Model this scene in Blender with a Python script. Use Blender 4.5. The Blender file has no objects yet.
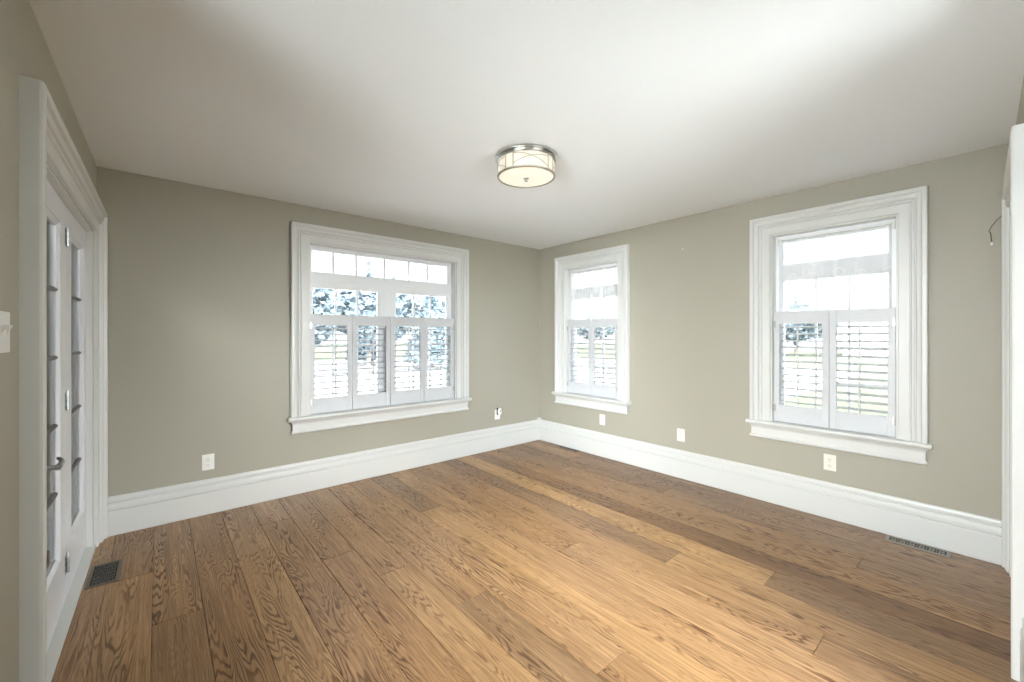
import bpy, bmesh, math, random
from mathutils import Vector, Matrix

# ------------------------------------------------------------------ camera, sky, exposure
scene = bpy.context.scene
YB, XR, YN, H = 3.932, 3.823, -0.075, 2.5      # back wall, right wall, near wall, ceiling
cam_data = bpy.data.cameras.new('camera')
cam = bpy.data.objects.new('camera', cam_data)
scene.collection.objects.link(cam)
cam_data.sensor_width = 36.0
cam_data.sensor_fit = 'HORIZONTAL'
cam_data.lens = 36.0 * 415.0 / 1024.0
cam_data.shift_y = -5.0 / 1024.0
cam_data.clip_start = 0.02
cam_data.clip_end = 300
cam.location = (0, 0, 1.361)
cam.rotation_euler = (math.radians(90), 0, -math.atan2(0.6486, 0.7612))
scene.camera = cam

SKY_DIM, SKY_BRIGHT = 0.58, 8.8
world = bpy.data.worlds.new('overcast_sky')
scene.world = world
world.use_nodes = True
wn = world.node_tree.nodes
wl = world.node_tree.links
wn.clear()
w_out = wn.new('ShaderNodeOutputWorld')
w_bg = wn.new('ShaderNodeBackground')
w_tc = wn.new('ShaderNodeTexCoord')
w_ns = wn.new('ShaderNodeTexNoise')
w_rp = wn.new('ShaderNodeValToRGB')
w_ns.inputs['Scale'].default_value = 2.5
w_ns.inputs['Detail'].default_value = 4
w_rp.color_ramp.elements[0].position = 0.3
w_rp.color_ramp.elements[0].color = (0.86, 0.93, 1.0, 1)
w_rp.color_ramp.elements[1].position = 0.7
w_rp.color_ramp.elements[1].color = (1.0, 0.99, 0.98, 1)
w_dot = wn.new('ShaderNodeVectorMath')
w_dot.operation = 'DOT_PRODUCT'
w_dot.inputs[1].default_value = (-0.52, -0.82, 0.22)      # sky made brighter behind the camera as added fill light
w_mr = wn.new('ShaderNodeMapRange')
w_mr.interpolation_type = 'SMOOTHSTEP'
w_mr.inputs['From Min'].default_value = -0.25
w_mr.inputs['From Max'].default_value = 0.9
w_mr.inputs['To Min'].default_value = SKY_DIM
w_mr.inputs['To Max'].default_value = SKY_BRIGHT
wl.new(w_tc.outputs['Generated'], w_dot.inputs[0])
wl.new(w_dot.outputs['Value'], w_mr.inputs['Value'])
wl.new(w_mr.outputs[0], w_bg.inputs['Strength'])
wl.new(w_tc.outputs['Generated'], w_ns.inputs['Vector'])
wl.new(w_ns.outputs['Fac'], w_rp.inputs['Fac'])
wl.new(w_rp.outputs['Color'], w_bg.inputs['Color'])
wl.new(w_bg.outputs['Background'], w_out.inputs['Surface'])

vs = scene.view_settings
vs.view_transform = 'Standard'
vs.look = 'None'
vs.exposure = 2.24
vs.gamma = 1.0
vs.use_curve_mapping = False
scene.cycles.max_bounces = 14
scene.cycles.diffuse_bounces = 10
scene.cycles.glossy_bounces = 5
scene.cycles.transparent_max_bounces = 24
scene.cycles.transmission_bounces = 8
scene.cycles.caustics_reflective = False
scene.cycles.caustics_refractive = False
scene.cycles.use_denoising = True


def portal(loc, rot, sx, sy):
    """A daylight portal: guides the sky's light through an opening, adds none of its own."""
    l = bpy.data.lights.new('daylight_portal', 'AREA')
    l.shape = 'RECTANGLE'
    l.size, l.size_y = sx, sy
    l.cycles.is_portal = True
    o = bpy.data.objects.new('daylight_portal', l)
    o.location = loc
    o.rotation_euler = rot
    scene.collection.objects.link(o)


R90 = math.radians(90)
portal((1.7675, YB + 0.17, 1.43), (-R90, 0, 0), 1.52, 1.53)
portal((XR + 0.17, 0.8325, 1.43), (R90, 0, R90), 0.76, 1.53)
portal((XR + 0.17, 3.085, 1.43), (R90, 0, R90), 0.76, 1.53)
portal((1.725, -0.235, 1.21), (R90, 0, 0), 0.84, 2.36)
portal((-0.50, 0.802, 1.38), (R90, 0, -R90), 1.66, 2.12)

portal((-0.50, YB - 0.95, 1.03), (R90, 0, -R90), 1.6, 2.0)

# ------------------------------------------------------------------ helpers


def link(o):
    scene.collection.objects.link(o)
    return o


def tag(o, label=None, cat=None, group=None, kind=None):
    if label:
        o['label'] = label
    if cat:
        o['category'] = cat
    if group:
        o['group'] = group
    if kind:
        o['kind'] = kind
    return o


def empty(name, loc, rz=0.0):
    o = bpy.data.objects.new(name, None)
    o.empty_display_size = 0.05
    o.location = loc
    o.rotation_euler = (0, 0, rz)
    return link(o)


def box(bm, a, b):
    x0, y0, z0 = [min(a[i], b[i]) for i in range(3)]
    x1, y1, z1 = [max(a[i], b[i]) for i in range(3)]
    v = [bm.verts.new(p) for p in ((x0, y0, z0), (x1, y0, z0), (x1, y1, z0), (x0, y1, z0),
                                   (x0, y0, z1), (x1, y0, z1), (x1, y1, z1), (x0, y1, z1))]
    for f in ((3, 2, 1, 0), (4, 5, 6, 7), (0, 1, 5, 4), (1, 2, 6, 5), (2, 3, 7, 6), (3, 0, 4, 7)):
        bm.faces.new([v[i] for i in f])


def rounded(a, b, r=0.003, seg=2):
    bm = bmesh.new()
    box(bm, a, b)
    bmesh.ops.bevel(bm, geom=bm.edges[:], offset=r, segments=seg, affect='EDGES', profile=0.5)
    return bm


def join(bm, other):
    me = bpy.data.meshes.new('tmp')
    other.to_mesh(me)
    other.free()
    bm.from_mesh(me)
    bpy.data.meshes.remove(me)
    return bm


def loft(bm, loops, cap=True, closed=True):
    rows = [[bm.verts.new(p) for p in lp] for lp in loops]
    n = len(rows[0])
    for a, b in zip(rows, rows[1:]):
        for i in range(n if closed else n - 1):
            j = (i + 1) % n
            bm.faces.new((a[i], a[j], b[j], b[i]))
    if cap and closed:
        bm.faces.new(rows[0][::-1])
        bm.faces.new(rows[-1])
    return rows


def lathe(bm, prof, c=(0, 0), seg=48, axis='z'):
    """prof: (radius, height); an end of radius 0 closes to a point."""
    rows = []
    for r, h in prof:
        if r < 1e-6:
            rows.append([(0, 0, h)])
        else:
            rows.append([(r * math.cos(2 * math.pi * i / seg), r * math.sin(2 * math.pi * i / seg), h) for i in range(seg)])
    vr = []
    for row in rows:
        out = []
        for x, y, z in row:
            if axis == 'z':
                p = (c[0] + x, c[1] + y, z)
            else:                                   # axis y: height runs towards -y
                p = (c[0] + x, -z, c[1] + y)
            out.append(bm.verts.new(p))
        vr.append(out)
    for a, b in zip(vr, vr[1:]):
        if len(a) == 1 and len(b) == 1:
            continue
        for i in range(seg):
            j = (i + 1) % seg
            if len(a) == 1:
                bm.faces.new((a[0], b[j], b[i]))
            elif len(b) == 1:
                bm.faces.new((a[i], a[j], b[0]))
            else:
                bm.faces.new((a[i], a[j], b[j], b[i]))
    bmesh.ops.recalc_face_normals(bm, faces=bm.faces[:])


def tube(bm, pts, r, seg=8):
    pts = [Vector(p) for p in pts]
    loops = []
    for i, p in enumerate(pts):
        t = (pts[min(i + 1, len(pts) - 1)] - pts[max(i - 1, 0)]).normalized()
        u = t.cross(Vector((0, 0, 1)))
        if u.length < 1e-3:
            u = t.cross(Vector((0, 1, 0)))
        u.normalize()
        w = t.cross(u)
        rr = r[i] if isinstance(r, (list, tuple)) else r
        loops.append([p + (u * math.cos(2 * math.pi * k / seg) + w * math.sin(2 * math.pi * k / seg)) * rr for k in range(seg)])
    loft(bm, loops)


def obj(name, bm, mat, parent=None, smooth=False, recalc=True):
    """Link a bmesh as one object. Top-level meshes get their origin at the bottom centre of their bounds."""
    if recalc:
        bmesh.ops.recalc_face_normals(bm, faces=bm.faces[:])
    me = bpy.data.meshes.new(name)
    loc = Vector((0, 0, 0))
    if parent is None:
        xs = [v.co.x for v in bm.verts]
        ys = [v.co.y for v in bm.verts]
        zs = [v.co.z for v in bm.verts]
        loc = Vector(((min(xs) + max(xs)) / 2, (min(ys) + max(ys)) / 2, min(zs)))
        bmesh.ops.translate(bm, verts=bm.verts[:], vec=-loc)
    bm.to_mesh(me)
    bm.free()
    if smooth:
        me.polygons.foreach_set('use_smooth', [True] * len(me.polygons))
        me.update()
        try:
            me.set_sharp_from_angle(angle=math.radians(38))
        except Exception:
            pass
    o = bpy.data.objects.new(name, me)
    me.materials.append(mat)
    o.location = loc
    link(o)
    if parent is not None:
        o.parent = parent
    return o


def copy_tree(src, parent=None):
    c = src.copy()
    link(c)
    c.parent = parent
    for ch in list(src.children):
        copy_tree(ch, c)
    return c


# ------------------------------------------------------------------ materials


def mat(name, col, rough=0.5, metal=0.0, bump=0.0, bscale=60.0, spec=0.5, vary=0.0):
    m = bpy.data.materials.new(name)
    m.use_nodes = True
    nt = m.node_tree
    b = nt.nodes['Principled BSDF']
    b.inputs['Base Color'].default_value = (*col, 1)
    b.inputs['Roughness'].default_value = rough
    b.inputs['Metallic'].default_value = metal
    b.inputs['Specular IOR Level'].default_value = spec
    tc = nt.nodes.new('ShaderNodeTexCoord')
    n = nt.nodes.new('ShaderNodeTexNoise')
    n.inputs['Scale'].default_value = bscale
    n.inputs['Detail'].default_value = 3
    nt.links.new(tc.outputs['Object'], n.inputs['Vector'])
    if vary > 0:
        n2 = nt.nodes.new('ShaderNodeTexNoise')
        n2.inputs['Scale'].default_value = 2.2
        nt.links.new(tc.outputs['Object'], n2.inputs['Vector'])
        rp = nt.nodes.new('ShaderNodeValToRGB')
        rp.color_ramp.elements[0].color = (*[c * (1 - vary) for c in col], 1)
        rp.color_ramp.elements[1].color = (*[min(1, c * (1 + vary)) for c in col], 1)
        nt.links.new(n2.outputs['Fac'], rp.inputs['Fac'])
        nt.links.new(rp.outputs['Color'], b.inputs['Base Color'])
    if bump > 0:
        bp = nt.nodes.new('ShaderNodeBump')
        bp.inputs['Strength'].default_value = bump
        bp.inputs['Distance'].default_value = 0.002
        nt.links.new(n.outputs['Fac'], bp.inputs['Height'])
        nt.links.new(bp.outputs['Normal'], b.inputs['Normal'])
    return m


M_WALL = mat('greige_wall_paint', (0.385, 0.364, 0.297), 0.5, bump=0.12, bscale=220, vary=0.015)
M_CEIL = mat('flat_white_ceiling_paint', (0.83, 0.85, 0.86), 0.9, bump=0.1, bscale=150)
M_TRIM = mat('white_trim_paint', (0.66, 0.665, 0.645), 0.32, bump=0.03, bscale=40)
M_SHUT = mat('white_shutter_paint', (0.60, 0.61, 0.63), 0.35)
M_SASH = mat('white_vinyl_sash', (0.84, 0.86, 0.88), 0.3)
M_DOOR = mat('white_door_paint', (0.78, 0.79, 0.83), 0.28)
M_PLATE = mat('white_plastic_plate', (0.86, 0.86, 0.83), 0.3)
M_IVORY = mat('ivory_plastic_plate', (0.80, 0.78, 0.70), 0.3)
M_SLOT = mat('dark_slot', (0.06, 0.06, 0.065), 0.6)
M_NICKEL = mat('brushed_nickel', (0.45, 0.44, 0.41), 0.3, metal=1.0)
M_STRAP = mat('champagne_nickel_band', (0.36, 0.33, 0.27), 0.4, metal=0.6)
M_CHROME = mat('polished_chrome', (0.45, 0.46, 0.47), 0.32, metal=1.0)
M_BLACK = mat('black_plastic', (0.02, 0.02, 0.022), 0.35)
M_VENT = mat('dark_cast_iron', (0.12, 0.112, 0.098), 0.45, metal=0.3)
M_VENTF = mat('worn_bronze_rim', (0.16, 0.14, 0.11), 0.4, metal=0.6)
M_VENTG = mat('pewter_rim', (0.30, 0.28, 0.24), 0.4, metal=0.6)
M_DUCT = mat('duct_shade_black', (0.008, 0.008, 0.008), 0.9)  # shade inside the duct, put in as a near-black colour
M_WIRE = mat('dark_wire', (0.03, 0.03, 0.025), 0.5)
M_CAME = mat('dark_grey_glazing_bar', (0.10, 0.10, 0.10), 0.45)
M_HALL = mat('grey_hall_paint', (0.30, 0.315, 0.32), 0.7)
M_CONC = mat('pale_concrete', (0.34, 0.34, 0.34), 0.9, bump=0.2, bscale=30, vary=0.08)
M_BOUNCE = mat('pale_bounce_paving', (0.82, 0.82, 0.81), 0.9, bump=0.15, bscale=20)  # reflector tone for the added floor and ground that bounce daylight
M_LAWN = mat('pale_spring_lawn', (0.036, 0.046, 0.019), 1.0, vary=0.25)
M_LEAF = mat('hazed_blue_green_foliage', (0.075, 0.105, 0.122), 0.8, vary=0.35)  # haze of distance is mixed into this leaf colour
M_LEAF2 = mat('hazed_grey_green_foliage', (0.088, 0.115, 0.132), 0.8, vary=0.35)  # greyer leaves, likewise lightened and blued to carry the haze
M_BARK = mat('grey_bark', (0.10, 0.085, 0.07), 0.9, vary=0.3)
M_SIDING = mat('white_siding', (0.70, 0.71, 0.72), 0.7)
M_ROOF = mat('grey_roof_shingle', (0.22, 0.23, 0.25), 0.9, vary=0.2)


def glass_mat(name, tint=(1, 1, 1), refl=1.45):
    m = bpy.data.materials.new(name)
    m.use_nodes = True
    nt = m.node_tree
    nt.nodes.clear()
    o = nt.nodes.new('ShaderNodeOutputMaterial')
    mx = nt.nodes.new('ShaderNodeMixShader')
    tr = nt.nodes.new('ShaderNodeBsdfTransparent')
    gl = nt.nodes.new('ShaderNodeBsdfGlossy')
    fr = nt.nodes.new('ShaderNodeFresnel')
    tr.inputs['Color'].default_value = (*tint, 1)
    gl.inputs['Roughness'].default_value = 0.02
    fr.inputs['IOR'].default_value = refl
    nt.links.new(fr.outputs['Fac'], mx.inputs['Fac'])
    nt.links.new(tr.outputs['BSDF'], mx.inputs[1])
    nt.links.new(gl.outputs['BSDF'], mx.inputs[2])
    nt.links.new(mx.outputs['Shader'], o.inputs['Surface'])
    return m


M_GLASS = glass_mat('clear_window_glass', (0.96, 0.98, 0.98))
M_DGLASS = glass_mat('clear_door_glass', (0.93, 0.96, 0.96))


def sheer_mat():
    m = bpy.data.materials.new('sheer_voile')
    m.use_nodes = True
    nt = m.node_tree
    nt.nodes.clear()
    o = nt.nodes.new('ShaderNodeOutputMaterial')
    tr = nt.nodes.new('ShaderNodeBsdfTransparent')
    tl = nt.nodes.new('ShaderNodeBsdfTranslucent')
    df = nt.nodes.new('ShaderNodeBsdfDiffuse')
    tl.inputs['Color'].default_value = (0.92, 0.93, 0.95, 1)
    df.inputs['Color'].default_value = (0.9, 0.91, 0.93, 1)
    a = nt.nodes.new('ShaderNodeMixShader')
    a.inputs['Fac'].default_value = 0.45
    b = nt.nodes.new('ShaderNodeMixShader')
    lw = nt.nodes.new('ShaderNodeLayerWeight')
    lw.inputs['Blend'].default_value = 0.25
    tc = nt.nodes.new('ShaderNodeTexCoord')
    # embroidered rings, a little denser than the cloth
    vo = nt.nodes.new('ShaderNodeTexVoronoi')
    vo.inputs['Scale'].default_value = 7.0
    vo.inputs['Randomness'].default_value = 0.35
    mp = nt.nodes.new('ShaderNodeMapping')
    mp.inputs['Scale'].default_value = (1, 0.0, 1)
    rp = nt.nodes.new('ShaderNodeValToRGB')
    rp.color_ramp.elements[0].position = 0.28
    rp.color_ramp.elements[0].color = (0, 0, 0, 1)
    rp.color_ramp.elements[1].position = 0.36
    rp.color_ramp.elements[1].color = (0, 0, 0, 1)
    e = rp.color_ramp.elements.new(0.32)
    e.color = (0.07, 0.07, 0.07, 1)
    ad = nt.nodes.new('ShaderNodeMath')
    ad.operation = 'MULTIPLY_ADD'
    ad.inputs[1].default_value = 0.45
    ad.inputs[2].default_value = 0.48
    ad2 = nt.nodes.new('ShaderNodeMath')
    ad2.operation = 'ADD'
    ad2.use_clamp = True
    L = nt.links.new
    L(tc.outputs['Object'], mp.inputs['Vector'])
    L(mp.outputs['Vector'], vo.inputs['Vector'])
    L(vo.outputs['Distance'], rp.inputs['Fac'])
    L(lw.outputs['Facing'], ad.inputs[0])
    L(ad.outputs[0], ad2.inputs[0])
    L(rp.outputs['Color'], ad2.inputs[1])
    L(tl.outputs['BSDF'], a.inputs[2])
    L(df.outputs['BSDF'], a.inputs[1])
    L(ad2.outputs[0], b.inputs['Fac'])
    L(tr.outputs['BSDF'], b.inputs[1])
    L(a.outputs['Shader'], b.inputs[2])
    L(b.outputs['Shader'], o.inputs['Surface'])
    return m


M_SHEER = sheer_mat()


def lamp_mat(name, col, strength):
    m = mat(name, (0.50, 0.47, 0.40), 0.4)
    b = m.node_tree.nodes['Principled BSDF']
    b.inputs['Emission Color'].default_value = (*col, 1)
    b.inputs['Emission Strength'].default_value = strength
    return m


M_LSHADE = lamp_mat('lit_cream_shade', (1.0, 0.88, 0.68), 0.085)
M_LDIFF = lamp_mat('lit_frosted_diffuser', (1.0, 0.91, 0.74), 0.13)


def floor_mat():
    m = bpy.data.materials.new('brushed_oak_planks')
    m.use_nodes = True
    nt = m.node_tree
    N, L = nt.nodes.new, nt.links.new
    b = nt.nodes['Principled BSDF']
    tc = N('ShaderNodeTexCoord')
    at = N('ShaderNodeAttribute')
    at.attribute_name = 'plank'
    sp = N('ShaderNodeSeparateColor')
    L(at.outputs['Color'], sp.inputs['Color'])
    off = N('ShaderNodeVectorMath')
    off.operation = 'MULTIPLY'
    off.inputs[1].default_value = (0, 37.0, 53.0)
    L(at.outputs['Color'], off.inputs[0])

    def coords(sx, sy):
        s = N('ShaderNodeVectorMath')
        s.operation = 'MULTIPLY'
        s.inputs[1].default_value = (sx, sy, 0)
        L(tc.outputs['Object'], s.inputs[0])
        a = N('ShaderNodeVectorMath')
        a.operation = 'ADD'
        L(s.outputs[0], a.inputs[0])
        L(off.outputs[0], a.inputs[1])
        return a.outputs[0]

    def noise(v, scale, detail, rough=0.5, dist=0.0):
        n = N('ShaderNodeTexNoise')
        n.inputs['Scale'].default_value = scale
        n.inputs['Detail'].default_value = detail
        n.inputs['Roughness'].default_value = rough
        n.inputs['Distortion'].default_value = dist
        L(v, n.inputs['Vector'])
        return n.outputs['Fac']

    def math2(op, a, bb, clamp=False):
        n = N('ShaderNodeMath')
        n.operation = op
        n.use_clamp = clamp
        for i, x in enumerate((a, bb)):
            if x is None:
                continue
            if isinstance(x, (int, float)):
                n.inputs[i].default_value = x
            else:
                L(x, n.inputs[i])
        return n.outputs[0]

    def ramp(f, stops):
        r = N('ShaderNodeValToRGB')
        els = r.color_ramp.elements
        while len(els) < len(stops):
            els.new(0.5)
        for e, (p, c) in zip(els, stops):
            e.position = p
            e.color = (*c, 1) if len(c) == 3 else c
        L(f, r.inputs['Fac'])
        return r.outputs['Color']

    def mix(f, a, bb, mode='MIX'):
        n = N('ShaderNodeMix')
        n.data_type = 'RGBA'
        n.blend_type = mode
        if isinstance(f, (int, float)):
            n.inputs[0].default_value = f
        else:
            L(f, n.inputs[0])
        for s, x in ((6, a), (7, bb)):
            if isinstance(x, tuple):
                n.inputs[s].default_value = (*x, 1)
            else:
                L(x, n.inputs[s])
        return n.outputs[2]

    # cathedral figure: contour lines of a long, stretched noise
    field = noise(coords(8.5, 0.80), 1.0, 2.6, 0.46, 0.35)
    wob = noise(coords(30, 9.0), 1.0, 2.0, 0.5)
    f2 = math2('ADD', math2('MULTIPLY', field, 205.0), math2('MULTIPLY', wob, 5.5))
    ring = math2('MULTIPLY_ADD', math2('SINE', f2, None), 0.5)
    ring.node.inputs[2].default_value = 0.5
    ringc = ramp(ring, [(0.0, (1, 1, 1)), (0.18, (0.75, 0.75, 0.75)), (0.42, (0.10, 0.10, 0.10)), (1.0, (0, 0, 0))])
    amount = noise(coords(5.0, 0.9), 1.7, 1.0)
    amt = ramp(amount, [(0.42, (0.20, 0.20, 0.20)), (0.64, (1, 1, 1))])
    fibre = noise(coords(210, 5.0), 1.0, 3.0, 0.6)
    pores = ramp(noise(coords(320, 11.0), 1.0, 1.0, 0.5), [(0.60, (0, 0, 0)), (0.70, (1, 1, 1))])
    cloud = noise(coords(7, 1.5), 1.0, 3.0, 0.55)
    base = ramp(sp.outputs['Red'], [
        (0.00, (0.237, 0.130, 0.061)), (0.20, (0.314, 0.172, 0.079)), (0.38, (0.330, 0.203, 0.106)),
        (0.55, (0.413, 0.234, 0.106)), (0.72, (0.468, 0.281, 0.138)), (0.86, (0.506, 0.302, 0.135)), (1.00, (0.572, 0.348, 0.157))])
    c1 = mix(ramp(cloud, [(0.35, (0, 0, 0)), (0.70, (0.5, 0.5, 0.5))]), base, mix(1.0, base, (0.74, 0.72, 0.70), 'MULTIPLY'))
    c2 = mix(math2('MULTIPLY', math2('MULTIPLY', ringc, amt), 0.92), c1, mix(1.0, c1, (0.30, 0.22, 0.15), 'MULTIPLY'))
    c3 = mix(ramp(fibre, [(0.30, (0.75, 0.75, 0.75)), (0.62, (0, 0, 0))]), c2, mix(1.0, c2, (0.58, 0.53, 0.48), 'MULTIPLY'))
    c4 = mix(math2('MULTIPLY', pores, 0.22), c3, mix(1.0, c3, (0.38, 0.34, 0.30), 'MULTIPLY'))
    streak = noise(coords(75, 1.6), 1.0, 3.0, 0.6)
    c4 = mix(ramp(streak, [(0.40, (0.6, 0.6, 0.6)), (0.60, (0, 0, 0))]), c4, mix(1.0, c4, (0.66, 0.60, 0.54), 'MULTIPLY'))
    c4 = mix(ramp(streak, [(0.56, (0, 0, 0)), (0.74, (0.5, 0.5, 0.5))]), c4, mix(1.0, c4, (1.35, 1.32, 1.25), 'MULTIPLY'))
    # knots
    vo = N('ShaderNodeTexVoronoi')
    vo.inputs['Scale'].default_value = 1.0
    L(coords(3.2, 1.0), vo.inputs['Vector'])
    knot = ramp(vo.outputs['Distance'], [(0.012, (1, 1, 1)), (0.06, (0, 0, 0))])
    c5 = mix(math2('MULTIPLY', knot, 0.85), c4, (0.05, 0.032, 0.02))
    L(c5, b.inputs['Base Color'])
    rr = N('ShaderNodeMapRange')
    L(ringc, rr.inputs['Value'])
    rr.inputs['To Min'].default_value = 0.29
    rr.inputs['To Max'].default_value = 0.48
    L(rr.outputs[0], b.inputs['Roughness'])
    b.inputs['Specular IOR Level'].default_value = 0.5
    bp = N('ShaderNodeBump')
    bp.inputs['Strength'].default_value = 0.25
    bp.inputs['Distance'].default_value = 0.0015
    hh = math2('ADD', math2('MULTIPLY', math2('MULTIPLY', ringc, amt), -0.7), math2('MULTIPLY', fibre, 0.4))
    L(hh, bp.inputs['Height'])
    L(bp.outputs['Normal'], b.inputs['Normal'])
    return m


M_FLOOR = floor_mat()

# ------------------------------------------------------------------ floor of wide planks
FY0, FY1 = -0.26, YB
PITCH, P0 = 0.195, -0.219
JOINTS = {-1: [1.6], 0: [3.17, 1.35], 1: [2.58, 0.4], 2: [1.2], 3: [3.03, 0.9], 4: [3.44, 1.4], 5: [2.66, 0.3], 6: [2.28, 0.1], 7: [1.78],
          8: [3.30, 1.05], 9: [2.9, 0.55], 10: [2.46, 0.2], 11: [1.80], 12: [2.95, 0.517], 13: [3.17, 1.30], 14: [2.74, 0.835],
          15: [1.75], 16: [2.35], 17: [2.9, 0.543], 18: [1.9], 19: [3.1, 1.195], 20: [2.2]}
TINTS = {-1: [.7, .7], 0: [.52, .82, .80], 1: [.66, .50, .7], 2: [.55, .52], 3: [.72, .80, .8], 4: [.72, .58, .4], 5: [.50, .55, .5],
         6: [.66, .78, .6], 7: [.66, .40], 8: [.62, .72, .5], 9: [.34, .80, .55], 10: [.80, .66, .5], 11: [.55, .70],
         12: [.64, .62, .5], 13: [.22, .34, .80], 14: [.98, .97, .40], 15: [.20, .12], 16: [.56, .66], 17: [.42, .60, .4],
         18: [.22, .46], 19: [.62, .24, .5], 20: [.18, .34]}
rnd = random.Random(7)
fbm = bmesh.new()
layer = fbm.loops.layers.float_color.new('plank')
box(fbm, (-0.45, FY0, -0.05), (XR + 0.02, FY1 + 0.02, -0.012))
for f in fbm.faces:
    for lp in f.loops:
        lp[layer] = (0.0, 0.5, 0.5, 1)
for k in range(-1, 21):
    x0, x1 = P0 + PITCH * k, P0 + PITCH * (k + 1)
    js = [FY1 + 0.01] + JOINTS.get(k, [2.6]) + [FY0 if k > -2 else 1.8]
    tl = TINTS.get(k, [.5, .4, .5])
    for i in range(len(js) - 1):
        y1, y0 = js[i], js[i + 1]
        g, e = 0.0009, 0.0016
        lo = [(x0 + g, y0 + g), (x1 - g, y0 + g), (x1 - g, y1 - g), (x0 + g, y1 - g)]
        hi = [(x0 + g + e, y0 + g + e), (x1 - g - e, y0 + g + e), (x1 - g - e, y1 - g - e), (x0 + g + e, y1 - g - e)]
        col = (tl[min(i, len(tl) - 1)], rnd.random(), rnd.random(), 1)
        a = [fbm.verts.new((p[0], p[1], -0.012)) for p in lo]
        m_ = [fbm.verts.new((p[0], p[1], -e)) for p in lo]
        t = [fbm.verts.new((p[0], p[1], 0)) for p in hi]
        fs = [fbm.faces.new(t)]
        for q in range(4):
            n_ = (q + 1) % 4
            fs.append(fbm.faces.new((a[q], a[n_], m_[n_], m_[q])))
            fs.append(fbm.faces.new((m_[q], m_[n_], t[n_], t[q])))
        for f in fs:
            for lp in f.loops:
                lp[layer] = col
tag(obj('floor', fbm, M_FLOOR, recalc=False), 'wide-plank brushed oak floor with mixed golden and brown boards', 'floor', kind='structure')

# ------------------------------------------------------------------ shell
bm = bmesh.new()
box(bm, (-0.5, FY0, H), (XR + 0.25, YB + 0.25, H + 0.12))
tag(obj('ceiling', bm, M_CEIL), 'flat white ceiling', 'ceiling', kind='structure')


def wall_with_holes(u0, u1, z0, z1, holes, t):
    """Boxes around rectangular holes, in wall coordinates (u, depth 0..t, z)."""
    out = []
    cur = u0
    for a, b, za, zb in sorted(holes):
        if a > cur:
            out.append((cur, a, z0, z1))
        if za > z0:
            out.append((a, b, z0, za))
        if zb < z1:
            out.append((a, b, zb, z1))
        cur = b
    if cur < u1:
        out.append((cur, u1, z0, z1))
    return out


def wall(name, frame, u0, u1, holes, t, label):
    bm = bmesh.new()
    for a, b, za, zb in wall_with_holes(u0, u1, 0, H, holes, t):
        box(bm, (a, 0, za), (b, t, zb))
    bm.transform(frame)
    o = obj(name, bm, M_WALL)
    return tag(o, label, 'wall', kind='structure')


TILT = math.atan(0.0105)
F_BACK = Matrix.Translation((0, YB, 0))
F_RIGHT = Matrix.Translation((XR, 0, 0)) @ Matrix.Rotation(-R90, 4, 'Z')          # local x = -y
F_LEFT = Matrix.Translation((-0.316, YB, 0)) @ Matrix.Rotation(R90 - TILT, 4, 'Z')   # local x = 0 at the far corner, negative towards the camera
F_NEAR = Matrix.Translation((2.58, YN, 0)) @ Matrix.Rotation(2 * R90 + 0.017, 4, 'Z') @ Matrix.Translation((2.58, 0, 0))          # local x = -x

Z0, Z1 = 0.665, 2.19                      # window openings
WA = (1.003, 2.530)
WB1 = (2.698, 3.470)
WB2 = (0.443, 1.215)
T = 0.18
wall('wall_back', F_BACK, -0.6, XR + T, [(WA[0], WA[1], Z0 - 0.035, Z1)], T, 'greige back wall with the wide shuttered window')
wall('wall_right', F_RIGHT, -YB, 2.6, [(-WB1[1], -WB1[0], Z0 - 0.035, Z1), (-WB2[1], -WB2[0], Z0 - 0.035, Z1)], T, 'greige right wall with two shuttered windows')
DX0, DX1, DZ = -1.77, -0.155, 2.04       # french door opening (left wall coordinates)
wall('wall_left', F_LEFT, -4.2, 0.0, [(DX0, DX1, 0, DZ), (-3.955, -2.305, 0.32, 2.44)], 0.14, 'greige left wall around the french door')
ND0, ND1 = -3.665, -2.735                # doorway in the near wall, local x = -x
wall('wall_near', F_NEAR, -XR - 0.1, 0.42, [(ND0, ND1, 0, 2.04), (-2.15, -1.30, 0, 2.40)], 0.12, 'greige near wall with its white door casing beside the right wall')
# walls of the added room beyond the french door, open to the sky
bm = bmesh.new()
for a, b in (((-2.25, 1.2, 0), (-2.2, YB + 0.1, H)), ((-2.2, YB + 0.02, 0), (-0.6, YB + 0.1, H))):
    box(bm, a, b)
tag(obj('wall_fill_room', bm, M_HALL), 'grey wall of the added roofless room seen through the french door glass', 'wall', kind='structure')
# added roofless room: its pale floor bounces skylight through the french door
bm = bmesh.new()
box(bm, (-2.2, 1.8, -0.05), (-0.45, YB + 0.02, -0.004))
tag(obj('floor_fill_room', bm, M_BOUNCE), 'pale floor added beyond the french door to bounce daylight', 'floor', kind='structure')
bm = bmesh.new()
box(bm, (-2.25, 1.75, 0), (-2.2, YB + 0.1, 0.25))
box(bm, (-2.25, 1.75, 2.38), (-2.2, YB + 0.1, H))
box(bm, (-2.2, 1.75, 0), (-0.52, 1.80, H))
box(bm, (-2.2, YB + 0.02, 0), (-0.6, YB + 0.1, H))
tag(obj('wall_fill_room', bm, M_HALL), 'grey wall of the added roofless room seen through the french door glass', 'wall', kind='structure')

# ------------------------------------------------------------------ mouldings
CASING = [(0, 0), (0, .016), (.004, .019), (.060, .019), (.062, .027), (.066, .030), (.071, .029), (.074, .021), (.082, .021), (.085, .033),
          (.089, .036), (.095, .035), (.099, .028), (.110, .029), (.120, .034), (.123, .045), (.127, .048), (.148, .048), (.153, .044), (.155, .038), (.155, 0)]


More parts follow.
